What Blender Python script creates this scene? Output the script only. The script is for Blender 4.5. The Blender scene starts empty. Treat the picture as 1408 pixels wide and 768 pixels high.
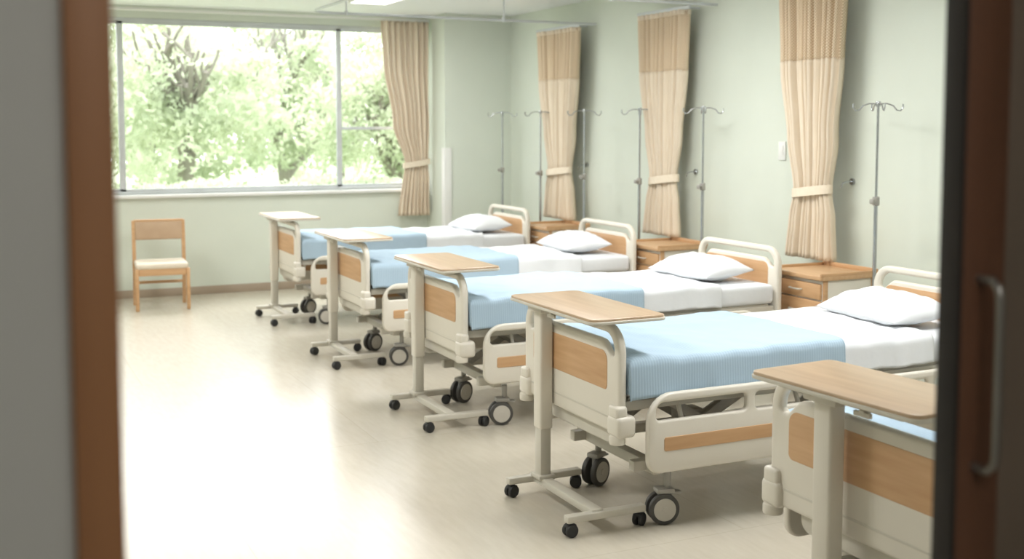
import bpy, bmesh, math, random
from math import radians, sin, cos, pi
from mathutils import Vector, Matrix, noise
import numpy as np

S = bpy.context.scene
COL = S.collection
try:
    S.view_settings.view_transform = 'Standard'
    S.view_settings.look = 'None'
    S.view_settings.exposure = 0.0
except Exception as e:
    print(e)

# ------------------------------------------------------------ materials
def srgb(r, g, b):
    f = lambda c: (c/255/12.92) if c/255 <= 0.04045 else ((c/255+0.055)/1.055)**2.4
    return (f(r), f(g), f(b), 1)

def base_mat(name, col, rough=0.5, metal=0.0, spec=0.5):
    m = bpy.data.materials.new(name); m.use_nodes = True
    b = m.node_tree.nodes['Principled BSDF']
    b.inputs['Base Color'].default_value = col
    b.inputs['Roughness'].default_value = rough
    b.inputs['Metallic'].default_value = metal
    b.inputs['Specular IOR Level'].default_value = spec
    return m, m.node_tree, b

def noise_mat(name, c1, c2, scale=(8, 8, 8), rough=0.5, metal=0, bump=0.0, detail=4, bscale=None, nscale=1.0, spec=0.5):
    m, nt, b = base_mat(name, c1, rough, metal, spec)
    N = nt.nodes; L = nt.links
    tc = N.new('ShaderNodeTexCoord'); mp = N.new('ShaderNodeMapping')
    mp.inputs['Scale'].default_value = scale
    L.new(tc.outputs['Object'], mp.inputs['Vector'])
    nz = N.new('ShaderNodeTexNoise'); nz.inputs['Scale'].default_value = nscale; nz.inputs['Detail'].default_value = detail
    L.new(mp.outputs['Vector'], nz.inputs['Vector'])
    r = N.new('ShaderNodeValToRGB')
    r.color_ramp.elements[0].position = 0.32; r.color_ramp.elements[0].color = c1
    r.color_ramp.elements[1].position = 0.68; r.color_ramp.elements[1].color = c2
    L.new(nz.outputs['Fac'], r.inputs['Fac']); L.new(r.outputs['Color'], b.inputs['Base Color'])
    if bump:
        src = nz
        if bscale:
            n2 = N.new('ShaderNodeTexNoise'); n2.inputs['Scale'].default_value = bscale; n2.inputs['Detail'].default_value = 3
            L.new(tc.outputs['Object'], n2.inputs['Vector']); src = n2
        bp = N.new('ShaderNodeBump'); bp.inputs['Strength'].default_value = bump; bp.inputs['Distance'].default_value = 0.01
        L.new(src.outputs['Fac'], bp.inputs['Height']); L.new(bp.outputs['Normal'], b.inputs['Normal'])
    return m

M = {}
M['wall'] = noise_mat('wall_paper', srgb(217, 223, 211), srgb(214, 220, 208), (3, 3, 3), 0.85, bump=0.06, bscale=140)
M['ceiling'] = noise_mat('ceiling_paint', srgb(246, 247, 247), srgb(243, 244, 244), (2, 2, 2), 0.9)
M['corridor'] = noise_mat('corridor_paint', srgb(188, 187, 180), srgb(180, 179, 172), (2, 2, 2), 0.9)
M['white'] = noise_mat('white_trim', srgb(236, 236, 232), srgb(230, 230, 226), (3, 3, 3), 0.5)
M['base'] = noise_mat('baseboard_vinyl', srgb(172, 156, 138), srgb(164, 148, 130), (3, 3, 3), 0.5)
M['cream'] = noise_mat('cream_plastic', srgb(226, 220, 207), srgb(222, 216, 203), (4, 4, 4), 0.38)
M['cream2'] = noise_mat('cream_painted_steel', srgb(210, 205, 192), srgb(204, 199, 186), (4, 4, 4), 0.4)
M['steelgrey'] = noise_mat('grey_painted_steel', srgb(168, 165, 158), srgb(156, 153, 146), (6, 6, 6), 0.45, 0.2)
M['dark'] = noise_mat('dark_rubber', srgb(38, 38, 39), srgb(48, 48, 48), (10, 10, 10), 0.55)
M['tyre'] = noise_mat('grey_tyre', srgb(78, 76, 72), srgb(68, 66, 63), (10, 10, 10), 0.5)
M['hub'] = noise_mat('hub_grey', srgb(200, 195, 184), srgb(192, 187, 176), (10, 10, 10), 0.4)
M['chrome'] = noise_mat('chrome', srgb(190, 193, 195), srgb(175, 178, 181), (10, 10, 10), 0.25, 0.9)
M['handle'] = noise_mat('brushed_handle_metal', srgb(150, 146, 140), srgb(138, 134, 128), (10, 10, 10), 0.35, 0.8)
M['alum'] = noise_mat('aluminium_frame', srgb(205, 209, 210), srgb(196, 200, 201), (6, 6, 6), 0.4, 0.1)
M['wood'] = noise_mat('beech_wood', srgb(206, 166, 124), srgb(192, 150, 108), (3, 3, 30), 0.42, bump=0.03)
M['woody'] = noise_mat('beech_wood_inlay', srgb(208, 168, 126), srgb(195, 153, 111), (3, 3, 40), 0.42, bump=0.03)
M['top'] = noise_mat('table_laminate', srgb(194, 168, 139), srgb(182, 155, 126), (45, 3, 10), 0.28)
M['woodtop'] = noise_mat('nightstand_top', srgb(206, 169, 129), srgb(194, 155, 115), (30, 3, 10), 0.35)
M['jamb'] = noise_mat('brown_door_frame', srgb(158, 110, 70), srgb(144, 98, 62), (20, 20, 2), 0.5)
M['jambdark'] = noise_mat('dark_brown_stile', srgb(100, 66, 46), srgb(88, 57, 38), (20, 20, 2), 0.5)
M['seal'] = noise_mat('black_seal', srgb(34, 28, 24), srgb(42, 35, 30), (10, 10, 10), 0.7)
M['doorpanel'] = noise_mat('door_panel_brown_grey', srgb(104, 90, 76), srgb(97, 84, 70), (3, 3, 3), 0.6)
M['curtain'] = noise_mat('beige_curtain_fabric', srgb(230, 216, 195), srgb(224, 208, 185), (60, 60, 4), 0.85, bump=0.1, bscale=300)
M['band'] = noise_mat('curtain_tie_fabric', srgb(234, 221, 200), srgb(229, 214, 192), (40, 40, 40), 0.85)
M['vinylback'] = noise_mat('chair_back_vinyl', srgb(190, 162, 134), srgb(182, 154, 126), (8, 8, 8), 0.55)
M['vinylseat'] = noise_mat('chair_seat_vinyl', srgb(226, 214, 196), srgb(220, 207, 188), (8, 8, 8), 0.5)
M['sheet'] = noise_mat('white_cotton', srgb(232, 234, 237), srgb(227, 230, 233), (5, 5, 5), 0.9, bump=0.15, bscale=18)
M['trunk'] = noise_mat('tree_bark', srgb(146, 142, 130), srgb(126, 121, 108), (6, 6, 1), 0.9, bump=0.3)
M['lawn'] = noise_mat('lawn', srgb(180, 192, 160), srgb(162, 178, 140), (2, 2, 2), 0.9)

def net_mat():
    m, nt, b = base_mat('curtain_net', srgb(206, 178, 140), 0.85)
    N = nt.nodes; L = nt.links
    tc = N.new('ShaderNodeTexCoord'); mp = N.new('ShaderNodeMapping')
    L.new(tc.outputs['UV'], mp.inputs['Vector'])
    ch = N.new('ShaderNodeTexChecker'); ch.inputs['Scale'].default_value = 1.0
    mp.inputs['Scale'].default_value = (260, 110, 1)
    ch.inputs['Color1'].default_value = srgb(228, 210, 184); ch.inputs['Color2'].default_value = srgb(196, 172, 140)
    L.new(mp.outputs['Vector'], ch.inputs['Vector']); L.new(ch.outputs['Color'], b.inputs['Base Color'])
    return m
M['net'] = net_mat()

def blanket_mat():
    m, nt, b = base_mat('blue_blanket', srgb(168, 196, 218), 0.9)
    N = nt.nodes; L = nt.links
    tc = N.new('ShaderNodeTexCoord')
    w = N.new('ShaderNodeTexWave'); w.wave_type = 'BANDS'; w.bands_direction = 'X'; w.inputs['Scale'].default_value = 26
    w.inputs['Distortion'].default_value = 0.3
    L.new(tc.outputs['Object'], w.inputs['Vector'])
    r = N.new('ShaderNodeValToRGB')
    r.color_ramp.elements[0].color = srgb(166, 189, 207); r.color_ramp.elements[1].color = srgb(179, 200, 216)
    L.new(w.outputs['Fac'], r.inputs['Fac']); L.new(r.outputs['Color'], b.inputs['Base Color'])
    w2 = N.new('ShaderNodeTexWave'); w2.bands_direction = 'Y'; w2.inputs['Scale'].default_value = 30
    L.new(tc.outputs['Object'], w2.inputs['Vector'])
    ad = N.new('ShaderNodeMath'); ad.operation = 'ADD'
    L.new(w.outputs['Fac'], ad.inputs[0]); L.new(w2.outputs['Fac'], ad.inputs[1])
    bp = N.new('ShaderNodeBump'); bp.inputs['Strength'].default_value = 0.15; bp.inputs['Distance'].default_value = 0.003
    L.new(ad.outputs[0], bp.inputs['Height']); L.new(bp.outputs['Normal'], b.inputs['Normal'])
    return m
M['blanket'] = blanket_mat()

def floor_mat():
    m, nt, b = base_mat('vinyl_floor', srgb(205, 194, 172), 0.3)
    N = nt.nodes; L = nt.links
    tc = N.new('ShaderNodeTexCoord')
    mp = N.new('ShaderNodeMapping'); mp.inputs['Scale'].default_value = (14, 2.5, 1)
    L.new(tc.outputs['Object'], mp.inputs['Vector'])
    nz = N.new('ShaderNodeTexNoise'); nz.inputs['Scale'].default_value = 2.5; nz.inputs['Detail'].default_value = 6
    L.new(mp.outputs['Vector'], nz.inputs['Vector'])
    r = N.new('ShaderNodeValToRGB')
    r.color_ramp.elements[0].position = 0.3; r.color_ramp.elements[1].position = 0.7
    r.color_ramp.elements[0].color = srgb(197, 189, 173); r.color_ramp.elements[1].color = srgb(203, 196, 181)
    L.new(nz.outputs['Fac'], r.inputs['Fac'])
    br = N.new('ShaderNodeTexBrick'); br.offset = 0.5
    br.inputs['Scale'].default_value = 1.0; br.inputs['Mortar Size'].default_value = 0.003
    br.inputs['Brick Width'].default_value = 1.8; br.inputs['Row Height'].default_value = 1.8
    br.inputs['Color1'].default_value = (1, 1, 1, 1); br.inputs['Color2'].default_value = (0.99, 0.99, 0.985, 1)
    br.inputs['Mortar'].default_value = (0.91, 0.9, 0.88, 1)
    L.new(tc.outputs['Object'], br.inputs['Vector'])
    mx = N.new('ShaderNodeMix'); mx.data_type = 'RGBA'; mx.blend_type = 'MULTIPLY'; mx.inputs['Factor'].default_value = 1
    L.new(r.outputs['Color'], mx.inputs['A']); L.new(br.outputs['Color'], mx.inputs['B'])
    L.new(mx.outputs['Result'], b.inputs['Base Color'])
    b.inputs['Roughness'].default_value = 0.26
    n2 = N.new('ShaderNodeTexNoise'); n2.inputs['Scale'].default_value = 1.2; n2.inputs['Detail'].default_value = 1
    L.new(tc.outputs['Object'], n2.inputs['Vector'])
    bp = N.new('ShaderNodeBump'); bp.inputs['Strength'].default_value = 0.05; bp.inputs['Distance'].default_value = 0.01
    L.new(n2.outputs['Fac'], bp.inputs['Height']); L.new(bp.outputs['Normal'], b.inputs['Normal'])
    return m
M['floor'] = floor_mat()

def leaf_mat():
    m = bpy.data.materials.new('leaves'); m.use_nodes = True
    nt = m.node_tree; N = nt.nodes; L = nt.links
    N.remove(N['Principled BSDF']); out = N['Material Output']
    tc = N.new('ShaderNodeTexCoord'); nz = N.new('ShaderNodeTexNoise'); nz.inputs['Scale'].default_value = 1.3; nz.inputs['Detail'].default_value = 4
    L.new(tc.outputs['Object'], nz.inputs['Vector'])
    r = N.new('ShaderNodeValToRGB'); r.color_ramp.elements[0].position = 0.35; r.color_ramp.elements[1].position = 0.65
    r.color_ramp.elements[0].color = srgb(184, 196, 166); r.color_ramp.elements[1].color = srgb(222, 227, 204)
    L.new(nz.outputs['Fac'], r.inputs['Fac'])
    d = N.new('ShaderNodeBsdfDiffuse'); t = N.new('ShaderNodeBsdfTranslucent'); mx = N.new('ShaderNodeMixShader'); mx.inputs[0].default_value = 0.5
    L.new(r.outputs['Color'], d.inputs['Color']); L.new(r.outputs['Color'], t.inputs['Color'])
    L.new(d.outputs[0], mx.inputs[1]); L.new(t.outputs[0], mx.inputs[2]); L.new(mx.outputs[0], out.inputs['Surface'])
    return m
M['leaf'] = leaf_mat()

def glass_mat():
    m = bpy.data.materials.new('window_glass'); m.use_nodes = True
    nt = m.node_tree; N = nt.nodes; L = nt.links
    N.remove(N['Principled BSDF']); out = N['Material Output']
    t = N.new('ShaderNodeBsdfTransparent'); g = N.new('ShaderNodeBsdfGlossy'); g.inputs['Roughness'].default_value = 0.25
    g.inputs['Color'].default_value = (0.9, 0.95, 0.95, 1)
    mx = N.new('ShaderNodeMixShader'); mx.inputs[0].default_value = 0.02
    L.new(t.outputs[0], mx.inputs[1]); L.new(g.outputs[0], mx.inputs[2]); L.new(mx.outputs[0], out.inputs['Surface'])
    return m
M['glass'] = glass_mat()

def emit_mat(name, col, s):
    m = bpy.data.materials.new(name); m.use_nodes = True
    b = m.node_tree.nodes['Principled BSDF']
    b.inputs['Base Color'].default_value = col
    b.inputs['Emission Color'].default_value = col; b.inputs['Emission Strength'].default_value = s
    return m
M['lamp'] = emit_mat('lamp_diffuser', (1, 0.98, 0.94, 1), 3.0)

# ------------------------------------------------------------ mesh helpers
def add_box(bm, c, s, bev=0.0, seg=2, rot=None):
    mat = Matrix.Translation(Vector(c))
    if rot is not None: mat = mat @ rot.to_4x4()
    mat = mat @ Matrix.Diagonal((s[0], s[1], s[2], 1))
    r = bmesh.ops.create_cube(bm, size=1, matrix=mat)
    if bev > 0:
        es = set(e for v in r['verts'] for e in v.link_edges)
        bmesh.ops.bevel(bm, geom=list(es), offset=min(bev, min(s)*0.45), segments=seg, profile=0.5, affect='EDGES', clamp_overlap=True)

def bx(bm, x0, x1, y0, y1, z0, z1, bev=0.0, seg=2):
    add_box(bm, ((x0+x1)/2, (y0+y1)/2, (z0+z1)/2), (abs(x1-x0), abs(y1-y0), abs(z1-z0)), bev, seg)

def add_cyl(bm, p0, p1, r, r2=None, seg=20, bev=0.0):
    p0 = Vector(p0); p1 = Vector(p1); d = p1-p0
    q = Vector((0, 0, 1)).rotation_difference(d.normalized())
    mat = Matrix.Translation((p0+p1)/2) @ q.to_matrix().to_4x4()
    g = bmesh.ops.create_cone(bm, cap_ends=True, segments=seg, radius1=r, radius2=r if r2 is None else r2, depth=d.length, matrix=mat)
    if bev > 0:
        caps = set()
        for v in g['verts']:
            for e in v.link_edges:
                if any(len(f.verts) > 4 for f in e.link_faces): caps.add(e)
        bmesh.ops.bevel(bm, geom=list(caps), offset=bev, segments=2, profile=0.5, affect='EDGES')

def add_tube(bm, pts, r, seg=10, closed=False):
    pts = [Vector(p) for p in pts]; n = len(pts); rings = []
    up = None
    for i, p in enumerate(pts):
        if closed: t = pts[(i+1) % n]-pts[i-1]
        else: t = pts[min(i+1, n-1)]-pts[max(i-1, 0)]
        t.normalize()
        if up is None:
            a = Vector((0, 0, 1)) if abs(t.z) < 0.9 else Vector((1, 0, 0))
            up = (a - t*a.dot(t)).normalized()
        else:
            up = (up - t*up.dot(t)).normalized()
        s = t.cross(up)
        rings.append([bm.verts.new(p + (up*cos(2*pi*k/seg)+s*sin(2*pi*k/seg))*r) for k in range(seg)])
    m = n if closed else n-1
    for i in range(m):
        A = rings[i]; B = rings[(i+1) % n]
        for k in range(seg):
            bm.faces.new((A[k], A[(k+1) % seg], B[(k+1) % seg], B[k]))
    if not closed:
        bm.faces.new(rings[0][::-1]); bm.faces.new(rings[-1])

def smooth(me, ang=35):
    me.polygons.foreach_set('use_smooth', [True]*len(me.polygons))
    try: me.set_sharp_from_angle(angle=radians(ang))
    except Exception: pass

def obj_from_mesh(name, me, mat, parent=None, loc=None):
    o = bpy.data.objects.new(name, me)
    if mat is not None:
        me.materials.clear(); me.materials.append(mat)
    COL.objects.link(o)
    if parent: o.parent = parent
    if loc: o.location = loc
    return o

def fin(bm, name, mat, parent=None, loc=None, ang=35):
    bmesh.ops.recalc_face_normals(bm, faces=bm.faces)
    me = bpy.data.meshes.new(name); bm.to_mesh(me); bm.free(); smooth(me, ang)
    return obj_from_mesh(name, me, mat, parent, loc)

def rr(x0, x1, y0, y1, r, n=6):
    if not isinstance(r, (tuple, list)): r = (r,)*4
    out = []
    for (cx, cy, rad, a0) in ((x0+r[0], y0+r[0], r[0], 180), (x1-r[1], y0+r[1], r[1], 270), (x1-r[2], y1-r[2], r[2], 0), (x0+r[3], y1-r[3], r[3], 90)):
        for k in range(n+1):
            a = radians(a0+90*k/n); out.append((cx+rad*cos(a), cy+rad*sin(a)))
    return out

def plate(name, loops, thick, bev, mat, mapping, parent=None, off=0.0):
    cu = bpy.data.curves.new('tmp', 'CURVE'); cu.dimensions = '2D'; cu.fill_mode = 'BOTH'
    cu.extrude = thick/2-bev; cu.bevel_depth = bev; cu.bevel_resolution = 2; cu.offset = -bev
    for lp in loops:
        sp = cu.splines.new('POLY'); sp.points.add(len(lp)-1)
        for i, p in enumerate(lp): sp.points[i].co = (p[0], p[1], 0, 1)
        sp.use_cyclic_u = True
    t = bpy.data.objects.new('tmp', cu); COL.objects.link(t)
    bpy.context.view_layer.update()
    dg = bpy.context.evaluated_depsgraph_get()
    me = bpy.data.meshes.new_from_object(t.evaluated_get(dg))
    bpy.data.objects.remove(t); bpy.data.curves.remove(cu)
    for v in me.vertices:
        a, b, c = v.co
        if mapping == 'YZ': v.co = (c+off, a, b)
        elif mapping == 'XZ': v.co = (a, c+off, b)
        else: v.co = (a, b, c+off)
    bm = bmesh.new(); bm.from_mesh(me); bpy.data.meshes.remove(me)
    bmesh.ops.remove_doubles(bm, verts=bm.verts, dist=1e-5)
    return fin(bm, name, mat, parent, ang=40)

def empty(name, loc, label=None, cat=None, group=None, rotz=0):
    e = bpy.data.objects.new(name, None); e.empty_display_size = 0.1; e.location = loc; e.rotation_euler = (0, 0, rotz)
    COL.objects.link(e); tag(e, label, cat, group); return e

def tag(o, label=None, cat=None, group=None, kind=None):
    if label: o['label'] = label
    if cat: o['category'] = cat
    if group: o['group'] = group
    if kind: o['kind'] = kind
    return o

def copy_tree(o, parent=None):
    c = o.copy(); COL.objects.link(c)
    if parent is not None: c.parent = parent
    for ch in list(o.children): copy_tree(ch, c)
    return c

def structure(o, label=None):
    o['kind'] = 'structure'
    if label: o['label'] = label
    return o

# ------------------------------------------------------------ room
XW, YW, ZC = 4.9, 10.93, 2.66
XL = -2.2
YD = 1.064
WX0, WX1, WZ0, WZ1 = 0.30, 4.12, 0.945, 2.55

bm = bmesh.new(); bx(bm, XL-0.1, XW+0.1, -1.7, YW+0.15, -0.1, 0)
structure(fin(bm, 'floor', M['floor']), 'glossy cream vinyl floor with faint seams')
bm = bmesh.new(); bx(bm, XL-0.1, XW+0.1, -1.7, YW+0.15, ZC, ZC+0.1)
structure(fin(bm, 'ceiling', M['ceiling']), 'plain white ceiling')

bm = bmesh.new()
bx(bm, XL, WX0, YW, YW+0.15, 0, ZC); bx(bm, WX1, XW, YW, YW+0.15, 0, ZC)
bx(bm, WX0, WX1, YW, YW+0.15, 0, WZ0); bx(bm, WX0, WX1, YW, YW+0.15, WZ1, ZC)
bx(bm, 4.19, XW, 10.44, YW, 0, ZC)
structure(fin(bm, 'wall_north', M['wall']), 'pale green wall with window and corner pilaster')
bm = bmesh.new(); bx(bm, XW, XW+0.1, -1.7, YW+0.15, 0, ZC)
structure(fin(bm, 'wall_east', M['wall']), 'pale green papered wall behind the bed heads')
bm = bmesh.new(); bx(bm, XL-0.1, XL, -1.7, YW+0.15, 0, ZC)
structure(fin(bm, 'wall_west', M['wall']), 'pale green wall')
bm = bmesh.new()
bx(bm, XL, 0.072, YD-0.02, YD+0.10, 0, ZC); bx(bm, 1.26, XW, YD+0.04, YD+0.12, 0, ZC)
bx(bm, 0.072, 1.26, YD+0.02, YD+0.10, 2.3, ZC)
structure(fin(bm, 'wall_south', M['corridor']), 'grey-white wall around the doorway')
bm = bmesh.new(); bx(bm, XL, XW, -1.7, -1.6, 0, ZC)
structure(fin(bm, 'wall_corridor', M['corridor']), 'grey-white corridor wall')

bm = bmesh.new(); bx(bm, XL, 4.19, YW-0.012, YW, 0, 0.075, 0.003); bx(bm, 4.178, 4.19, 10.43, YW, 0, 0.075); bx(bm, 4.19, XW, 10.428, 10.44, 0, 0.075)
structure(fin(bm, 'baseboard_north', M['base']), 'brown-beige vinyl baseboard')
bm = bmesh.new(); bx(bm, XW-0.012, XW, 1.2, 10.42, 0, 0.075, 0.003)
structure(fin(bm, 'baseboard_east', M['base']), 'brown-beige vinyl baseboard')
bm = bmesh.new(); bx(bm, WX0-0.03, WX1+0.03, YW-0.05, YW+0.02, WZ0-0.03, WZ0+0.0, 0.006)
structure(fin(bm, 'trim_1', M['white']), 'white window sill')
bm = bmesh.new(); bx(bm, 4.182, 4.255, 10.425, 10.44, 0.08, 1.36, 0.003); bx(bm, 4.176, 4.19, 10.425, 10.50, 0.08, 1.36, 0.003)
structure(fin(bm, 'trim_2', M['white']), 'pale corner guard on the pilaster')

win = empty('window_1', ((WX0+WX1)/2, YW, WZ0)); structure(win, 'aluminium sliding window with bright trees outside')
def local(o, par):
    o.parent = par; o.matrix_parent_inverse = Matrix.Translation(-Vector(par.location)); return o
bm = bmesh.new()
fy0, fy1 = YW+0.03, YW+0.10
bx(bm, WX0, WX1, fy0, fy1, WZ0, WZ0+0.03, 0.004); bx(bm, WX0, WX1, fy0, fy1, WZ1-0.03, WZ1, 0.004)
bx(bm, WX0, WX0+0.035, fy0, fy1, WZ0, WZ1, 0.004); bx(bm, WX1-0.035, WX1, fy0, fy1, WZ0, WZ1, 0.004)
local(fin(bm, 'window_frame', M['alum']), win)
for (a, b, yy, bar) in ((WX0+0.03, 1.27, 0.075, False), (1.225, 3.31, 0.05, False), (3.27, WX1-0.03, 0.075, True)):
    bm = bmesh.new(); y0 = YW+yy-0.012; y1 = YW+yy+0.012; w = 0.05
    bx(bm, a, a+w, y0, y1, WZ0+0.03, WZ1-0.03, 0.003); bx(bm, b-w, b, y0, y1, WZ0+0.03, WZ1-0.03, 0.003)
    bx(bm, a, b, y0, y1, WZ0+0.025, WZ0+0.055, 0.003); bx(bm, a, b, y0, y1, WZ1-0.055, WZ1-0.025, 0.003)
    if bar: bx(bm, a, b, y0, y1, 1.535, 1.565, 0.003)
    sash = local(fin(bm, 'window_sash', M['alum']), win)
    bm = bmesh.new(); bx(bm, a+w, b-w, YW+yy-0.002, YW+yy+0.002, WZ0+0.055, WZ1-0.055)
    local(fin(bm, 'glass_pane', M['glass']), win)

# doorway
bm = bmesh.new(); bx(bm, 0.072, 0.112, YD-0.035, YD+0.10, 0, 2.3, 0.004)
structure(fin(bm, 'trim_3', M['jamb']), 'brown wooden door jamb')
bm = bmesh.new(); bx(bm, 0.112, 1.26, YD+0.0, YD+0.12, 2.25, 2.32, 0.004)
structure(fin(bm, 'trim_4', M['jamb']), 'brown wooden door head')
door = empty('door_1', (1.1, YD, 0)); structure(door, 'sliding door with dark brown stile and metal pull handle')
bm = bmesh.new(); bx(bm, 1.094, 1.165, YD-0.036, YD-0.004, 0.01, 2.25, 0.003)
local(fin(bm, 'door_stile', M['jambdark']), door)
bm = bmesh.new(); bx(bm, 1.088, 1.096, YD-0.034, YD-0.002, 0.01, 2.25, 0.001)
local(fin(bm, 'door_seal', M['seal']), door)
bm = bmesh.new(); bx(bm, 1.165, 2.15, YD-0.030, YD-0.006, 0.01, 2.25, 0.002)
local(fin(bm, 'door_panel', M['doorpanel']), door)
bm = bmesh.new()
hx, hy = 1.120, YD-0.036; hz = 0.016
add_tube(bm, [(hx, hy+0.002, 1.375+hz), (hx, hy-0.022, 1.375+hz), (hx+0.0, hy-0.032, 1.365+hz), (hx, hy-0.034, 1.35+hz), (hx, hy-0.034, 1.26), (hx, hy-0.034, 1.18), (hx, hy-0.032, 1.165), (hx, hy-0.022, 1.155), (hx, hy+0.002, 1.155)], 0.0055, 12)
local(fin(bm, 'door_handle', M['handle']), door)

sw = empty('wall_switch', (XW, 6.17, 1.41), 'small white switch plate on the green wall', 'wall switch')
bm = bmesh.new(); bx(bm, -0.012, 0, -0.036, 0.036, -0.062, 0.062, 0.004); fin(bm, 'cover_plate', M['white'], sw)
bm = bmesh.new(); bx(bm, -0.017, -0.011, -0.018, 0.018, -0.035, 0.035, 0.002); fin(bm, 'rocker', M['white'], sw)

def ceiling_lamp(x, y, lx, ly, power, first=False):
    e = empty('ceiling_lamp', (x, y, ZC), 'flush white fluorescent ceiling panel', 'ceiling light', 'ceiling lights of the ward')
    bm = bmesh.new(); bx(bm, -lx/2, lx/2, -ly/2, ly/2, -0.03, 0, 0.004); fin(bm, 'lamp_housing', M['white'], e)
    bm = bmesh.new(); bx(bm, -lx/2+0.02, lx/2-0.02, -ly/2+0.02, ly/2-0.02, -0.036, -0.029, 0.002); fin(bm, 'lamp_diffuser', M['lamp'], e)
    ld = bpy.data.lights.new('ceiling_lamp_light', 'AREA'); ld.shape = 'RECTANGLE'; ld.size = lx-0.05; ld.size_y = ly-0.05; ld.energy = power; ld.color = (1, 0.995, 0.985)
    lo = bpy.data.objects.new('lamp_light', ld); COL.objects.link(lo); lo.parent = e; lo.location = (0, 0, -0.045)
for (x, y, ly, p) in ((3.15, 9.28, 0.70, 27), (3.15, 6.05, 1.2, 50), (3.15, 3.2, 1.2, 48), (0.0, 8.2, 1.25, 42), (0.0, 4.4, 1.25, 42)):
    ceiling_lamp(x, y, 0.35, ly, p)
ceiling_lamp(0.4, -0.5, 1.2, 0.3, 17)

# ------------------------------------------------------------ curtain rails
ZR = 2.44
def rail(pts, hangers, label):
    e = empty('curtain_rail', pts[0], label, 'curtain rail', 'curtain rails over the beds')
    o = Vector(pts[0])
    bm = bmesh.new(); add_tube(bm, [Vector(p)-o for p in pts], 0.011, 8); fin(bm, 'track', M['alum'], e)
    for h in hangers:
        bm = bmesh.new(); h = Vector(h)-o
        add_cyl(bm, h, (h.x, h.y, ZC-o.z), 0.006, seg=10); add_cyl(bm, (h.x, h.y, ZC-o.z-0.012), (h.x, h.y, ZC-o.z), 0.022, seg=16)
        add_cyl(bm, (h.x, h.y, -0.014), (h.x, h.y, 0.022), 0.015, seg=12)
        fin(bm, 'hanger_rod', M['alum'], e)
def arc(cx, cy, r, a0, a1, n=8):
    return [(cx+r*cos(radians(a0+(a1-a0)*k/n)), cy+r*sin(radians(a0+(a1-a0)*k/n)), ZR) for k in range(n+1)]
for (y1, y0) in ((8.66, 6.98), (6.90, 5.27), (5.19, 3.60)):
    pts = [(XW-0.03, y1, ZR)] + arc(2.37+0.2, y1-0.2, 0.2, 90, 180) + [(2.37, y0, ZR)]
    pts = [pts[0], (3.6, y1, ZR)] + pts[1:]
    rail(pts, [(2.66, y1, ZR), (4.0, y1, ZR)], 'grey suspended curtain rail hanging from the ceiling')

# ------------------------------------------------------------ curtains
def cloth_grid(name, axis, zs, wfun, cfun, ampfun, npl, mat, parent, seed=0, nper=10, base=0.0):
    verts = []; faces = []; n = npl*nper
    for iz, z in enumerate(zs):
        w = wfun(z); c = cfun(z); a = ampfun(z)
        for i in range(n+1):
            s = i/n-0.5
            ph = 2*pi*npl*s + 0.5*noise.noise(Vector((s*7, z*0.7, seed)))
            al = s*w + c + 0.012*noise.noise(Vector((s*9, z*1.3, seed+5)))
            of = a*sin(ph)*(0.75+0.5*noise.noise(Vector((s*5, z*0.5, seed+9)))) + 0.25*a*sin(2.3*ph+z)
            verts.append((of+base, al, z) if axis == 'y' else (al, of+base, z))
    m = n+1
    for iz in range(len(zs)-1):
        for i in range(n):
            faces.append((iz*m+i, iz*m+i+1, (iz+1)*m+i+1, (iz+1)*m+i))
    me = bpy.data.meshes.new(name); me.from_pydata(verts, [], faces)
    uv = me.uv_layers.new(name='UVMap')
    for p in me.polygons:
        for li in p.loop_indices:
            vi = me.loops[li].vertex_index
            uv.data[li].uv = ((vi % m)/n, verts[vi][2])
    smooth(me, 180)
    o = obj_from_mesh(name, me, mat, parent)
    md = o.modifiers.new('Solidify', 'SOLIDIFY'); md.thickness = 0.003
    return o

def lerp_tab(tab, z):
    for (z0, v0), (z1, v1) in zip(tab[:-1], tab[1:]):
        if z0 <= z <= z1:
            t = (z-z0)/(z1-z0); t = t*t*(3-2*t); return v0+(v1-v0)*t
    return tab[0][1] if z < tab[0][0] else tab[-1][1]

def tie(axis, w, d, z, c, parent, hook):
    bm = bmesh.new(); n = 32; vs = []
    for k in range(n):
        a = 2*pi*k/n
        al = c+w/2*cos(a); of = d*sin(a); dz = 0.022*cos(a)*hook
        p = []
        for h in (-0.028, 0.028):
            for rr_ in (1.0, 1.04):
                q = (of*rr_, c+(al-c)*rr_, z+h+dz) if axis == 'y' else (c+(al-c)*rr_, of*rr_, z+h+dz)
                p.append(bm.verts.new(q))
        vs.append(p)
    for k in range(n):
        A = vs[k]; B = vs[(k+1) % n]
        bm.faces.new((A[0], B[0], B[2], A[2])); bm.faces.new((A[1], A[3], B[3], B[1]))
        bm.faces.new((A[0], A[1], B[1], B[0])); bm.faces.new((A[2], B[2], B[3], A[3]))
    fin(bm, 'tie_band', M['band'], parent, ang=60)

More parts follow.
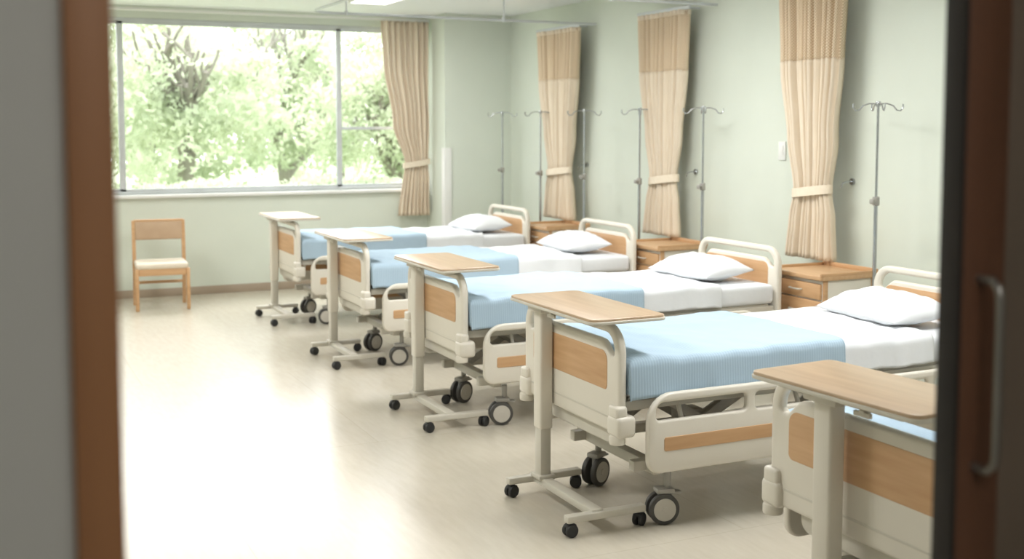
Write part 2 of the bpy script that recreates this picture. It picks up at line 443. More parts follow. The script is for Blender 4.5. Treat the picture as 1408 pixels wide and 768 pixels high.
for i, (y, ws) in enumerate(((5.71, 1.0), (7.41, 1.08), (9.12, 1.25))):
    e = empty('privacy_curtain', (4.74, y, 0), 'beige pleated privacy curtain with net top, tied back against the wall', 'curtain', 'privacy curtains')
    wt = [(0.74, 0.42), (1.0, 0.38), (1.17, 0.31), (1.5, 0.42), (1.98, 0.55), (2.42, 0.60)]
    at = [(0.74, 0.045), (1.17, 0.032), (1.5, 0.042), (2.42, 0.044)]
    wf = lambda z: ws*lerp_tab(wt, z); af = lambda z: lerp_tab(at, z); cf = lambda z: lerp_tab([(0.74, -0.02), (1.17, -0.03), (1.98, 0.0), (2.42, 0.0)], z)
    cloth_grid('fabric_panel', 'y', [0.75+k*(1.985-0.75)/40 for k in range(41)], wf, cf, af, 10, M['curtain'], e, seed=i*11)
    cloth_grid('net_panel', 'y', [1.975+k*(2.41-1.975)/12 for k in range(13)], wf, cf, lambda z: af(z)*0.97, 10, M['net'], e, seed=i*11)
    cloth_grid('header_band', 'y', [2.385+k*0.012 for k in range(4)], wf, cf, lambda z: af(z)*1.08, 10, M['curtain'], e, seed=i*11)
    tie('y', 0.345*ws, 0.058, 1.17, -0.03, e, -1)
    bm = bmesh.new()
    hy_ = -0.03-0.19*ws
    add_tube(bm, [(0.15, hy_, 1.235), (0.11, hy_, 1.235), (0.08, hy_+0.005, 1.225), (0.08, hy_+0.02, 1.20)], 0.005, 8)
    add_cyl(bm, (0.145, hy_, 1.235), (0.159, hy_, 1.235), 0.02, seg=16)
    fin(bm, 'tie_hook', M['chrome'], e)
    bm = bmesh.new(); bx(bm, -0.011, 0.011, -0.33*ws, 0.33*ws, 2.42, 2.448, 0.003); bx(bm, 0.0, 0.158, -0.26, -0.24, 2.432, 2.446); bx(bm, 0.0, 0.158, 0.24, 0.26, 2.432, 2.446)
    fin(bm, 'wall_track', M['alum'], e)

e = empty('window_curtain', (3.93, 10.80, 0), 'beige window curtain drawn aside and tied back', 'curtain')
wt = [(0.68, 0.33), (1.0, 0.29), (1.20, 0.25), (1.6, 0.38), (2.2, 0.47), (2.61, 0.49)]
ct = [(0.68, 0.07), (1.2, 0.10), (1.6, 0.05), (2.2, 0.0), (2.61, -0.01)]
cloth_grid('fabric_panel', 'x', [0.68+k*(2.60-0.68)/60 for k in range(61)], lambda z: lerp_tab(wt, z), lambda z: lerp_tab(ct, z), lambda z: lerp_tab([(0.68, 0.035), (1.2, 0.022), (1.6, 0.035), (2.6, 0.035)], z), 8, M['curtain'], e, seed=77)
tie('x', 0.28, 0.045, 1.2, 0.10, e, 1)
bm = bmesh.new(); bx(bm, -3.6, 0.24, -0.012, 0.012, 2.60, 2.625, 0.003); fin(bm, 'curtain_track', M['white'], e)

# ------------------------------------------------------------ bed template
def caster(parent, x, y, ang):
    e = bpy.data.objects.new('caster', None); COL.objects.link(e); e.parent = parent; e.location = (x, y, 0); e.rotation_euler = (0, 0, ang)
    R = 0.0625
    for s in (-1, 1):
        bm = bmesh.new(); add_cyl(bm, (0, s*0.012, R), (0, s*0.036, R), R, seg=36, bev=0.006); fin(bm, 'tyre', M['tyre'], e)
        bm = bmesh.new()
        add_cyl(bm, (0, s*0.030, R), (0, s*0.0385, R), R*0.76, R*0.72, seg=32)
        add_cyl(bm, (0, s*0.036, R), (0, s*0.042, R), R*0.22, seg=20)
        fin(bm, 'wheel_hub', M['hub'], e)
    bm = bmesh.new()
    bx(bm, -0.018, 0.03, -0.010, 0.010, R-0.01, 0.135, 0.004)
    bx(bm, -0.03, 0.045, -0.03, 0.03, 0.122, 0.145, 0.008)
    add_cyl(bm, (0.02, 0, 0.14), (0.02, 0, 0.21), 0.014, seg=16)
    bx(bm, 0.03, 0.075, -0.018, 0.018, 0.118, 0.128, 0.003)
    fin(bm, 'caster_fork', M['steelgrey'], e)

def side_rail(parent, x0, x1, y, z0, z1, sgn, flip):
    r_big, r_small = 0.11, 0.055
    rad = (r_small, r_small, r_small+0.01, r_big) if not flip else (r_small, r_small, r_big, r_small+0.01)
    zt = z1-0.035; zb = z1-0.105
    xm = (x0+x1)/2
    lo = [rr(x0, x1, z0, z1, rad, 8),
          rr(x0+0.035, xm-0.02, zb, zt, (0.02, 0.02, 0.02, 0.034), 5),
          rr(xm+0.02, x1-0.035, zb, zt, (0.02, 0.02, 0.034, 0.02), 5)]
    p = plate('side_rail', lo, 0.03, 0.010, M['cream'], 'XZ', parent, y)
    zi = z0+0.085
    for s in (-1, 1):
        plate('wood_inlay', [rr(x0+0.07, x1-0.05, zi, zi+0.055, 0.01, 4)], 0.006, 0.002, M['woody'], 'XZ', p, y+s*0.0145)
    for xx in (x0+0.2*(x1-x0), x0+0.8*(x1-x0)):
        bm = bmesh.new()
        add_tube(bm, [(xx-0.03, y-sgn*0.018, z0+0.05), (xx, y-sgn*0.035, 0.40), (xx, y-sgn*0.075, 0.49)], 0.010, 8)
        bx(bm, xx-0.045, xx-0.015, y-sgn*0.010, y-sgn*0.026, z0+0.03, z0+0.07, 0.004)
        fin(bm, 'hinge_arm', M['cream2'], p)
    return p

def end_board(name, parent, x, hw, z0, z1, wz0, wz1, hole0, drop):
    th = 0.036
    top = z1-0.036
    hi = hw-0.042
    hole = []
    r = 0.07
    for k in range(9):
        a = radians(0+90*k/8); hole.append((hi-r+r*cos(a), top-r+r*sin(a)))
    for k in range(9):
        a = radians(90+90*k/8); hole.append((-hi+r+r*cos(a), top-r+r*sin(a)))
    hole.append((-hi, hole0-drop+0.012)); hole.append((-hi+0.012, hole0-drop))
    for k in range(1, 8):
        t = k/8; s_ = t*t*(3-2*t); hole.append((-hi+0.02+0.09*t, hole0-drop+drop*s_))
    hole.append((-hi+0.13, hole0)); hole.append((hi-0.13, hole0))
    for k in range(7, 0, -1):
        t = k/8; s_ = t*t*(3-2*t); hole.append((hi-0.02-0.09*t, hole0-drop+drop*s_))
    hole.append((hi-0.012, hole0-drop)); hole.append((hi, hole0-drop+0.012))
    lo = [rr(-hw, hw, z0, z1, (0.03, 0.03, 0.11, 0.11), 8), hole]
    p = plate(name, lo, th, 0.012, M['cream'], 'YZ', parent, x)
    for s in (-1, 1):
        plate('wood_inlay', [rr(-hw+0.09, hw-0.09, wz0, wz1, (0.02, 0.02, 0.04, 0.04), 6)], 0.006, 0.002, M['woody'], 'YZ', p, x+s*(th/2-0.001))
    bm = bmesh.new()
    bx(bm, x-th/2-0.002, x+th/2+0.002, -hw+0.05, hw-0.05, z0+0.055, z0+0.063, 0.001)
    fin(bm, 'moulded_ridge', M['cream2'], p)
    return p

bed = empty('hospital_bed', (0, 0, 0), 'cream hospital bed with wood-inlaid end boards and lowered side rails', 'hospital bed', 'hospital beds in the row')
HW = 0.41
LB = 2.02
fb = end_board('footboard', bed, 0.025, HW, 0.40, 0.820, 0.560, 0.712, 0.752, 0.055)
for s in (-1, 1):
    bm = bmesh.new()
    add_box(bm, (0.03, s*(HW-0.02), 0.435), (0.085, 0.09, 0.085), 0.018, 3)
    add_cyl(bm, (0.01, s*(HW-0.015), 0.365), (0.01, s*(HW-0.015), 0.400), 0.032, seg=20, bev=0.006)
    add_box(bm, (0.015, s*(HW-0.02), 0.49), (0.05, 0.07, 0.05), 0.012, 3)
    fin(bm, 'corner_bumper', M['cream'], fb)
plate('foot_skirt', [rr(-0.30, 0.30, 0.335, 0.42, (0.04, 0.04, 0.01, 0.01), 5)], 0.03, 0.008, M['cream2'], 'YZ', bed, 0.055)
hb = end_board('headboard', bed, LB, HW, 0.42, 0.870, 0.60, 0.775, 0.800, 0.05)
for s in (-1, 1):
    bm = bmesh.new(); add_box(bm, (LB-0.005, s*(HW-0.02), 0.435), (0.08, 0.09, 0.085), 0.018, 3)
    fin(bm, 'corner_bumper', M['cream'], hb)
bm = bmesh.new()
bx(bm, 0.05, 2.0, -0.385, -0.345, 0.485, 0.525, 0.006); bx(bm, 0.05, 2.0, 0.345, 0.385, 0.485, 0.525, 0.006)
for xx in (0.06, 0.5, 1.0, 1.5, 1.94): bx(bm, xx, xx+0.04, -0.36, 0.36, 0.487, 0.523, 0.004)
bx(bm, 0.07, 0.62, -0.37, 0.37, 0.522, 0.535, 0.004); bx(bm, 0.64, 0.98, -0.37, 0.37, 0.522, 0.535, 0.004); bx(bm, 1.0, 1.97, -0.37, 0.37, 0.522, 0.535, 0.004)
fin(bm, 'bed_deck', M['cream2'], bed)
bm = bmesh.new()
for s in (-1, 1):
    bx(bm, 0.16, 1.92, s*0.25-0.02, s*0.25+0.02, 0.20, 0.245, 0.006)
for xx in (0.22, 1.80): bx(bm, xx, xx+0.05, -0.32, 0.32, 0.195, 0.24, 0.006)
for xx in (0.75, 1.25): bx(bm, xx, xx+0.04, -0.25, 0.25, 0.2, 0.24, 0.005)
bx(bm, 0.45, 0.76, -0.10, 0.06, 0.22, 0.31, 0.012)
fin(bm, 'base_frame', M['cream2'], bed)
for xs in (0.32, 1.35):
    for s in (-1, 1):
        bm = bmesh.new()
        for (a, b) in (((xs, s*0.21, 0.235), (xs+0.42, s*0.21, 0.485)), ((xs+0.42, s*0.198, 0.235), (xs, s*0.198, 0.485))):
            A = Vector(a); B = Vector(b); d = B-A
            rot = Matrix.Rotation(-math.atan2(d.z, d.x), 3, 'Y')
            add_box(bm, (A+B)/2, (d.length, 0.012, 0.04), 0.005, 2, rot)
            add_cyl(bm, A-Vector((0, 0.015, 0)), A+Vector((0, 0.015, 0)), 0.016, seg=16); add_cyl(bm, B-Vector((0, 0.015, 0)), B+Vector((0, 0.015, 0)), 0.016, seg=16)
        fin(bm, 'lift_arm', M['steelgrey'], bed)
bm = bmesh.new(); add_cyl(bm, (0.62, 0.0, 0.28), (0.98, 0.0, 0.46), 0.03, seg=16, bev=0.005); add_cyl(bm, (0.95, 0.0, 0.445), (1.2, 0, 0.49), 0.014, seg=12)
add_box(bm, (0.62, 0.04, 0.30), (0.12, 0.09, 0.10), 0.015)
fin(bm, 'lift_motor', M['steelgrey'], bed)
for (x, y, a) in ((0.26, -0.325, -0.25), (0.26, 0.215, 0.45), (1.84, -0.285, 0.1), (1.84, 0.285, -0.3)):
    caster(bed, x, y, a)
for s in (-1, 1):
    side_rail(bed, 0.105, 1.06, s*0.452, 0.25, 0.560, s, False)
    side_rail(bed, 1.24, 1.84, s*0.452, 0.25, 0.525, s, True)

# ------------------------------------------------------------ bedding
def drape(name, x0, x1, hw, zt, zb, mat, seed, amp=0.008, foot=0.0, nx=80, wrk=0.004, th=0.006, r=0.03, slant=0.0):
    prof = []
    for k in range(9): prof.append((-hw, zb+(zt-r-zb)*k/9.0, 1-k/9.0))
    for k in range(6):
        a = radians(180-90*k/5); prof.append((-hw+r+r*cos(a), zt-r+r*sin(a), 0))
    for k in range(1, 44): prof.append((-hw+r+(2*hw-2*r)*k/44, zt, 0))
    for k in range(6):
        a = radians(90-90*k/5); prof.append((hw-r+r*cos(a), zt-r+r*sin(a), 0))
    for k in range(8, -1, -1): prof.append((hw, zb+(zt-r-zb)*k/9.0, 1-k/9.0))
    rows = []
    if foot > 0:
        for k in range(5): rows.append((x0, foot*(1-k/5.0)))
        for k in range(1, 5):
            a = radians(90*k/5); rows.append((x0+0.03*(1-cos(a)), 0.03*(1-sin(a))))
        xs = x0+0.03
    else: xs = x0
    for k in range(nx+1): rows.append((xs+(x1-xs)*k/nx, 0))
    verts = []; m = len(prof)
    for (x, drop) in rows:
        for (y, z, h) in prof:
            n1 = noise.noise(Vector((x*7, y*0.5, seed))); n2 = noise.noise(Vector((x*15, y*1.0, seed+3)))
            sg = -1 if y < 0 else 1
            yy = y + sg*h*amp*(1.2+1.8*n1+n2)
            fold = 1-abs(noise.noise(Vector((x*5+y*2, y*5-x*2, seed+17))))*3
            zz = z + wrk*(noise.noise(Vector((x*4, y*4, seed+7)))+0.6*noise.noise(Vector((x*11, y*9, seed+8)))+0.5*max(0, fold)) + h*0.010*n1
            if zz > zt-drop and drop > 0: zz = zt-drop
            xx = x + slant*(y/hw) * (1.0 if (x-xs)/(x1-xs) > 0.9 else max(0, (x-xs)/(x1-xs)))
            verts.append((xx, yy, zz))
    faces = [(i*m+j, i*m+j+1, (i+1)*m+j+1, (i+1)*m+j) for i in range(len(rows)-1) for j in range(m-1)]
    me = bpy.data.meshes.new(name); me.from_pydata(verts, [], faces); smooth(me, 180)
    o = obj_from_mesh(name, me, mat)
    md = o.modifiers.new('Solidify', 'SOLIDIFY'); md.thickness = th; md.offset = 0
    return o

def pillow(seed):
    n = 44; verts = []; faces = []
    LX, LY, H = 0.185, 0.285, 0.095
    idx = {}
    for side in (1, -1):
        for i in range(n+1):
            for j in range(n+1):
                u = -1+2*i/n; v = -1+2*j/n
                border = i in (0, n) or j in (0, n)
                if side == -1 and border:
                    idx[(side, i, j)] = idx[(1, i, j)]; continue
                x = u*LX*(1-0.08*(1-v*v)*abs(u)**2); y = v*LY*(1-0.06*(1-u*u)*abs(v)**2)
                h = ((1-abs(u)**2.4)*(1-abs(v)**2.6))**0.6*H
                f = max(0, 1-abs(noise.noise(Vector((x*10, y*6, seed+4))))*4)
                wr = 0.012*noise.noise(Vector((x*9, y*9, seed)))+0.007*noise.noise(Vector((x*22, y*14, seed+2))) - 0.007*f
                z = side*h*(1.0 if side > 0 else 0.55) + wr*(h/H)
                if side > 0: z *= 1-0.10*math.exp(-((x+0.02)**2+(y)**2)/0.012)
                idx[(side, i, j)] = len(verts); verts.append((x, y, z))
        for i in range(n):
            for j in range(n):
                q = [idx[(side, i, j)], idx[(side, i+1, j)], idx[(side, i+1, j+1)], idx[(side, i, j+1)]]
                faces.append(q if side > 0 else q[::-1])
    me = bpy.data.meshes.new('pillow'); me.from_pydata(verts, [], faces); smooth(me, 180)
    return obj_from_mesh('pillow', me, M['sheet'])

beds = [(2.235, 2.45), (2.19, 4.125), (2.240, 5.78), (2.26, 7.44), (2.27, 9.19)]
for i, (bxx, byy) in enumerate(beds):
    b = bed if i == 0 else copy_tree(bed)
    b.location = (bxx, byy, 0)
    bm = bmesh.new(); bx(bm, 0.055, 1.995, -0.395, 0.395, 0.536, 0.652, 0.028, 4)
    mt = fin(bm, 'mattress', M['sheet'], None, (bxx, byy, 0)); tag(mt, 'white-sheeted mattress on the hospital bed', 'mattress', 'mattresses')
    sh = drape('bed_sheet', 0.95, 1.60+0.01*(i % 3), 0.407, 0.668, 0.545, M['sheet'], 31+i*7, amp=0.006, wrk=0.011, slant=0.01)
    sh.location = (bxx, byy, 0); tag(sh, 'white top sheet turned over the blue blanket', 'bed sheet', 'white top sheets')
    bl = drape('blanket', 0.052, 1.075+0.008*(i % 2), 0.418, 0.686, 0.535, M['blanket'], 5+i*13, amp=0.006, foot=0.13, wrk=0.009, th=0.008, slant=-0.01)
    bl.location = (bxx, byy, 0); tag(bl, 'light blue ribbed blanket spread over the foot half of the bed', 'blanket', 'blue blankets')
    pw = pillow(i*17)
    pw.location = (bxx+1.70+(0.04 if i > 1 else 0.0), byy+0.0, 0.652+0.060); pw.rotation_euler = (0, radians(-4), radians((4, -3, 5, -4, 2)[i]))
    tag(pw, 'plump white pillow at the head of the bed', 'pillow', 'white pillows')

# ------------------------------------------------------------ overbed tables
def make_table(cy, hl):
    tb = empty('overbed_table', (0, 0, 0), 'wheeled overbed table with wood laminate top and cream stand', 'overbed table', 'overbed tables at the bed feet')
    tt = plate('table_top', [rr(-0.165, 0.165, -hl, hl, 0.03, 6)], 0.020, 0.004, M['top'], 'XY', tb, 0.846)
    plate('top_edging', [rr(-0.169, 0.169, -hl-0.004, hl+0.004, 0.034, 6)], 0.012, 0.003, M['cream2'], 'XY', tt, 0.840)
    bm = bmesh.new()
    bx(bm, -0.105, -0.047, -hl+0.1, hl-0.06, 0.81, 0.836, 0.006)
    bx(bm, -0.12, -0.045, cy-0.065, cy+0.065, 0.80, 0.836, 0.008)
    fin(bm, 'top_bracket', M['cream2'], tb)
    bm = bmesh.new(); bx(bm, -0.13, -0.118, cy-0.2, cy-0.14, 0.80, 0.815, 0.003); bx(bm, -0.13, -0.10, cy-0.18, cy-0.16, 0.81, 0.82, 0.002); fin(bm, 'height_lever', M['cream2'], tb)
    bm = bmesh.new(); bx(bm, -0.106, -0.046, cy-0.035, cy+0.035, 0.30, 0.81, 0.010, 3); fin(bm, 'column', M['cream'], tb)
    bm = bmesh.new(); bx(bm, -0.101, -0.051, cy-0.028, cy+0.028, 0.085, 0.32, 0.006, 2); fin(bm, 'inner_column', M['cream2'], tb)
    bm = bmesh.new()
    bx(bm, -0.215, 0.135, 0.255, 0.295, 0.056, 0.085, 0.006)
    bx(bm, -0.215, 0.135, -0.275, -0.235, 0.056, 0.085, 0.006)
    bx(bm, -0.102, -0.05, -0.26, 0.28, 0.060, 0.092, 0.006)
    bx(bm, -0.115, -0.037, cy-0.045, cy+0.045, 0.085, 0.105, 0.005)
    fin(bm, 'base_legs', M['cream2'], tb)
    for (x, y, a) in ((-0.195, 0.275, 0.3), (0.115, 0.275, -0.5), (-0.195, -0.255, 0.1), (0.115, -0.255, 0.6)):
        ce = bpy.data.objects.new('caster', None); COL.objects.link(ce); ce.parent = tb; ce.location = (x, y, 0); ce.rotation_euler = (0, 0, a)
        bm = bmesh.new()
        for s in (-1, 1): add_cyl(bm, (0, s*0.003, 0.026), (0, s*0.021, 0.026), 0.026, seg=24, bev=0.004)
        add_cyl(bm, (0, -0.01, 0.026), (0, 0.01, 0.026), 0.008, seg=12)
        fin(bm, 'wheel', M['dark'], ce)
        bm = bmesh.new(); add_cyl(bm, (0, 0, 0.036), (0, 0, 0.058), 0.014, seg=12); bx(bm, -0.02, 0.022, -0.017, 0.017, 0.034, 0.05, 0.006)
        fin(bm, 'caster_fork', M['dark'], ce)
    return tb
t5 = make_table(0.075, 0.315); t5.location = (2.258, 2.445, 0); t5.rotation_euler = (0, 0, radians(4))
tb = make_table(0.215, 0.365)
for i, (x, y) in enumerate([(2.238, 4.07), (2.290, 5.716), (2.300, 7.406), (2.320, 9.18)]):
    t = tb if i == 0 else copy_tree(tb)
    t.location = (x, y, 0)

# ------------------------------------------------------------ nightstands
ns = empty('bedside_cabinet', (0, 0, 0), 'beech and cream bedside cabinet with drawers between two beds', 'bedside cabinet', 'bedside cabinets')
D, W, H = 0.40, 0.46, 0.726
bm = bmesh.new()
bx(bm, 0.02, D, 0.01, W-0.01, 0.06, H-0.03, 0.006)
fin(bm, 'body', M['cream'], ns)
for yy in (0.012, W-0.012):
    bm = bmesh.new()
    for (a, b_) in ((0.02, 0.05), (D-0.03, D)): bx(bm, a, b_, yy-0.006, yy+0.006, 0.06, H-0.03, 0.002)
    bx(bm, 0.02, D, yy-0.006, yy+0.006, H-0.16, H-0.145, 0.002); bx(bm, 0.02, D, yy-0.006, yy+0.006, 0.06, 0.09, 0.002)
    fin(bm, 'side_frame', M['wood'], ns)
p = plate('cabinet_top', [rr(-0.01, D+0.01, -0.005, W+0.005, 0.02, 5)], 0.026, 0.005, M['woodtop'], 'XY', ns, H-0.017)
bm = bmesh.new()
bx(bm, -0.01, D+0.01, -0.005, 0.008, H-0.008, H+0.012, 0.004); bx(bm, -0.01, D+0.01, W-0.008, W+0.005, H-0.008, H+0.012, 0.004)
bx(bm, D-0.004, D+0.01, -0.005, W+0.005, H-0.008, H+0.022, 0.004)
fin(bm, 'raised_rim', M['wood'], p)
for (z0, z1) in ((0.585, 0.675), (0.44, 0.575), (0.09, 0.43)):
    bm = bmesh.new(); bx(bm, 0.004, 0.022, 0.022, W-0.022, z0, z1, 0.004)
    d = fin(bm, 'drawer' if z0 > 0.3 else 'cabinet_door', M['wood'], ns)
    bm = bmesh.new()
    yc = W/2 if z0 > 0.3 else 0.10; zc = (z0+z1)/2 if z0 > 0.3 else 0.36
    add_tube(bm, [(0.005, yc-0.05, zc), (-0.012, yc-0.047, zc), (-0.015, yc, zc), (-0.012, yc+0.047, zc), (0.005, yc+0.05, zc)], 0.005, 8)
    fin(bm, 'handle', M['cream2'], d)
for (x, y) in ((0.06, 0.05), (D-0.05, 0.05), (0.06, W-0.05), (D-0.05, W-0.05)):
    bm = bmesh.new(); add_cyl(bm, (x, y-0.014, 0.025), (x, y+0.014, 0.025), 0.025, seg=20, bev=0.003); add_cyl(bm, (x, y, 0.03), (x, y, 0.062), 0.01, seg=10)
    fin(bm, 'caster', M['dark'], ns)
for i, y in enumerate((5.11, 6.82, 8.55)):
    n_ = ns if i == 0 else copy_tree(ns)
    n_.location = (4.35, y, 0)

# ------------------------------------------------------------ IV poles
iv = empty('iv_pole', (0, 0, 0), 'slim chrome drip stand with hooks beside the wall', 'IV pole', 'drip stands along the wall')
bm = bmesh.new(); add_cyl(bm, (0, 0, 0.03), (0, 0, 1.15), 0.011, seg=14); fin(bm, 'outer_tube', M['chrome'], iv)
bm = bmesh.new(); add_cyl(bm, (0, 0, 1.13), (0, 0, 1.70), 0.0075, seg=12); fin(bm, 'inner_rod', M['chrome'], iv)
bm = bmesh.new(); add_cyl(bm, (0, 0, 1.125), (0, 0, 1.175), 0.02, seg=16, bev=0.004); add_cyl(bm, (0, 0, 1.15), (-0.045, -0.02, 1.15), 0.008, seg=10); add_box(bm, (-0.045, -0.02, 1.15), (0.02, 0.035, 0.03), 0.008)
fin(bm, 'height_clamp', M['steelgrey'], iv)
bm = bmesh.new()
for k in range(4):
    a = radians(90*k+62); dx, dy = cos(a), sin(a)
    pts = [(0, 0, 1.70), (dx*0.05, dy*0.05, 1.702), (dx*0.085, dy*0.085, 1.69), (dx*0.105, dy*0.105, 1.665), (dx*0.125, dy*0.125, 1.662), (dx*0.14, dy*0.14, 1.68), (dx*0.138, dy*0.138, 1.70)]
    add_tube(bm, pts, 0.0042, 8)
add_cyl(bm, (0, 0, 1.685), (0, 0, 1.715), 0.014, seg=14, bev=0.003)
fin(bm, 'hook', M['chrome'], iv)
bm = bmesh.new(); add_cyl(bm, (0, 0, 0), (0, 0, 0.022), 0.078, seg=32, bev=0.004); add_cyl(bm, (0, 0, 0.02), (0, 0, 0.05), 0.03, 0.014, seg=20)
fin(bm, 'base', M['steelgrey'], iv)
for i, y in enumerate((5.02, 6.735, 8.46, 10.1, 7.58, 9.28)):
    v = iv if i == 0 else copy_tree(iv)
    v.location = (4.65, y, 0)

# ------------------------------------------------------------ chair
ch = empty('chair', (1.465, 10.28, 0), 'light wooden chair with beige vinyl back and seat by the wall', 'chair')
ch.rotation_euler = (0, 0, radians(-4))
bm = bmesh.new(); bx(bm, -0.215, 0.215, -0.20, 0.20, 0.355, 0.405, 0.02, 4); fin(bm, 'seat', M['vinylseat'], ch)
bm = bmesh.new()
bx(bm, -0.20, 0.20, -0.19, -0.168, 0.30, 0.36, 0.004); bx(bm, -0.20, 0.20, 0.168, 0.19, 0.30, 0.36, 0.004)
bx(bm, -0.212, -0.19, -0.19, 0.19, 0.30, 0.36, 0.004); bx(bm, 0.19, 0.212, -0.19, 0.19, 0.30, 0.36, 0.004)
fin(bm, 'seat_frame', M['wood'], ch)
for s in (-1, 1):
    bm = bmesh.new(); add_box(bm, (s*0.21, -0.185, 0.18), (0.03, 0.034, 0.36), 0.006); fin(bm, 'leg', M['wood'], ch)
    bm = bmesh.new()
    pts = [(s*0.21, 0.215, 0.0), (s*0.21, 0.19, 0.25), (s*0.21, 0.185, 0.42), (s*0.21, 0.225, 0.745)]
    vs = []
    for p_ in pts:
        vs.append([bm.verts.new((p_[0]+a*0.015, p_[1]+b*0.017, p_[2])) for a, b in ((-1, -1), (1, -1), (1, 1), (-1, 1))])
    for A, B in zip(vs[:-1], vs[1:]):
        for k in range(4): bm.faces.new((A[k], A[(k+1) % 4], B[(k+1) % 4], B[k]))
    bm.faces.new(vs[0][::-1]); bm.faces.new(vs[-1])
    fin(bm, 'leg', M['wood'], ch)
R = Matrix.Rotation(radians(-7), 3, 'X')
bm = bmesh.new(); add_box(bm, (0, 0.205, 0.655), (0.40, 0.035, 0.16), 0.014, 3, R); fin(bm, 'backrest', M['vinylback'], ch)
bm = bmesh.new(); add_box(bm, (0, 0.222, 0.742), (0.42, 0.032, 0.022), 0.006, 2, R); fin(bm, 'top_rail', M['wood'], ch)
bm = bmesh.new(); add_box(bm, (0.0, 0.19, 0.20), (0.40, 0.018, 0.025), 0.004); fin(bm, 'stretcher', M['wood'], ch)

# ------------------------------------------------------------ outdoors
bm = bmesh.new(); bx(bm, -30, 40, YW+0.2, 60, -0.35, -0.25)
tag(fin(bm, 'lawn', M['lawn']), 'sunlit green lawn outside the window', 'lawn', kind='stuff')
def tree(x, y, hgt, rad, nleaf, seed, zc):
    rnd = random.Random(seed)
    e = empty('tree', (x, y, -0.25), 'leafy green tree outside the window', 'tree', 'trees outside')
    bm = bmesh.new()
    def branch(p, d, ln, r, dep):
        pts = [p]; q = p.copy(); dd = d.copy()
        for k in range(5):
            dd = (dd+Vector((rnd.uniform(-.2, .2), rnd.uniform(-.2, .2), rnd.uniform(-.05, .15)))).normalized()
            q = q+dd*ln/5; q.z = max(q.z, 0.15); pts.append(q.copy())
        add_tube(bm, pts, r, 7)
        if dep > 0:
            for k in range(4):
                s = pts[rnd.randint(2, 5)]
                nd = (dd+Vector((rnd.uniform(-1, 1), rnd.uniform(-1, 1), rnd.uniform(-.1, .7)))).normalized()
                branch(s, nd, ln*0.66, r*0.55, dep-1)
    branch(Vector((0, 0, 0.0)), Vector((0, 0, 1)), hgt*0.36, 0.11, 3)
    fin(bm, 'trunk', M['trunk'], e, ang=60)
    cl = []
    for k in range(80):
        while True:
            v = Vector((rnd.uniform(-1, 1), rnd.uniform(-1, 1), rnd.uniform(-1, 1)))
            if v.length < 1: break
        v = v*(0.55+0.45*v.length)
        cl.append((Vector((v.x*rad, v.y*rad, zc+v.z*rad*0.95)), rnd.uniform(0.2, 0.45)))
    verts = []; faces = []
    for k in range(nleaf):
        c, r = cl[rnd.randrange(len(cl))]
        p = c+Vector((rnd.gauss(0, 1), rnd.gauss(0, 1), rnd.gauss(0, 0.6)))*r*0.55
        if p.z < 0.2: p.z = 0.2+rnd.random()*0.4
        a = Vector((rnd.uniform(-1, 1), rnd.uniform(-1, 1), rnd.uniform(-1, 1))).normalized()
        b_ = a.cross(Vector((rnd.uniform(-1, 1), rnd.uniform(-1, 1), rnd.uniform(-1, 1)))).normalized()
        s = rnd.uniform(0.04, 0.075)
        i0 = len(verts)
        verts += [p-a*s, p+b_*s*0.5, p+a*s, p-b_*s*0.5]; faces.append((i0, i0+1, i0+2, i0+3))
    me = bpy.data.meshes.new('foliage'); me.from_pydata([tuple(v) for v in verts], [], faces)
    f = obj_from_mesh('foliage', me, M['leaf'], e); f['kind'] = 'stuff'
for k, (x, y, h, r, n, zc) in enumerate(((2.6, 15.6, 4.2, 1.40, 8500, 2.05), (5.9, 16.6, 4.8, 1.45, 8500, 2.1), (1.9, 19.8, 5.0, 1.6, 9000, 2.2), (5.2, 20.8, 5.5, 1.6, 10000, 2.3), (8.7, 21.5, 5.0, 1.7, 9000, 2.2), (3.2, 25.2, 5.5, 2.1, 10000, 2.3), (8.0, 26.5, 5.5, 2.3, 11000, 2.3), (5.4, 31.5, 6.5, 2.9, 12000, 2.6))):
    tree(x, y, h, r, n, 10+k, zc)
rnd = random.Random(9); verts = []; faces = []
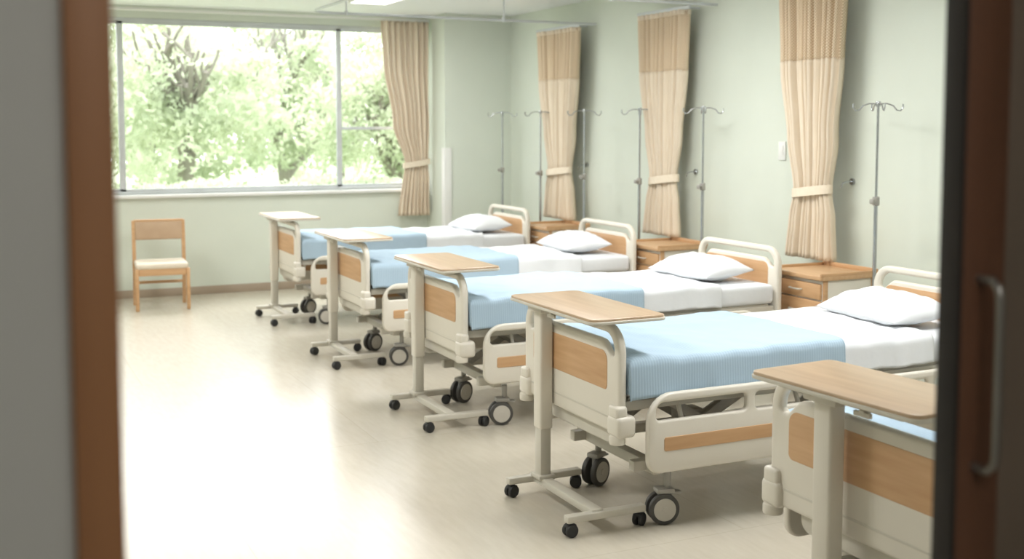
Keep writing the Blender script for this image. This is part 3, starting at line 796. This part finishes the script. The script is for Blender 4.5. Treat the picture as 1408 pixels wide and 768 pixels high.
for k in range(20000):
    p = Vector((rnd.uniform(-1, 8), rnd.gauss(13.0, 0.2), 0)); hh = 1.12+0.12*noise.noise(Vector((p.x*1.5, 0, 3)))
    p.z = -0.18+rnd.random()**0.6*hh
    a = Vector((rnd.uniform(-1, 1), rnd.uniform(-1, 1), rnd.uniform(-1, 1))).normalized(); b_ = a.cross(Vector((rnd.uniform(-1, 1), rnd.uniform(-1, 1), rnd.uniform(-1, 1)))).normalized()
    s = rnd.uniform(0.03, 0.055); i0 = len(verts); verts += [tuple(p-a*s), tuple(p+b_*s*0.5), tuple(p+a*s), tuple(p-b_*s*0.5)]; faces.append((i0, i0+1, i0+2, i0+3))
me = bpy.data.meshes.new('hedge'); me.from_pydata(verts, [], faces)
tag(obj_from_mesh('hedge', me, M['leaf']), 'low pale green hedge below the window', 'hedge', kind='stuff')

# ------------------------------------------------------------ light
w = bpy.data.worlds.new('World'); S.world = w; w.use_nodes = True
bg = w.node_tree.nodes['Background']; bg.inputs['Color'].default_value = (0.95, 0.975, 1.0, 1); bg.inputs['Strength'].default_value = 3.7
sd = bpy.data.lights.new('sun', 'SUN'); sd.energy = 5.5; sd.angle = radians(70); sd.color = (1, 0.99, 0.98)
so = bpy.data.objects.new('sun', sd); COL.objects.link(so)
so.rotation_euler = Vector((-0.12, -0.80, -0.50)).to_track_quat('-Z', 'Y').to_euler()
pd = bpy.data.lights.new('window_portal', 'AREA'); pd.shape = 'RECTANGLE'; pd.size = WX1-WX0; pd.size_y = WZ1-WZ0; pd.energy = 1
try: pd.cycles.is_portal = True
except Exception as ex: print(ex)
po = bpy.data.objects.new('window_portal', pd); COL.objects.link(po)
po.location = ((WX0+WX1)/2, YW+0.14, (WZ0+WZ1)/2); po.rotation_euler = (radians(-90), 0, 0)

# ------------------------------------------------------------ camera
cd = bpy.data.cameras.new('camera'); cam = bpy.data.objects.new('camera', cd); COL.objects.link(cam)
cam.location = (0, 0, 1.58); cam.rotation_euler = (radians(90-4.34), 0, radians(-25.2))
cd.sensor_width = 36; cd.lens = 1580/1408*36; cd.shift_y = -92/1408
cd.clip_start = 0.05; cd.clip_end = 200
cd.dof.use_dof = True; cd.dof.focus_distance = 4.4; cd.dof.aperture_fstop = 2.9
S.camera = cam
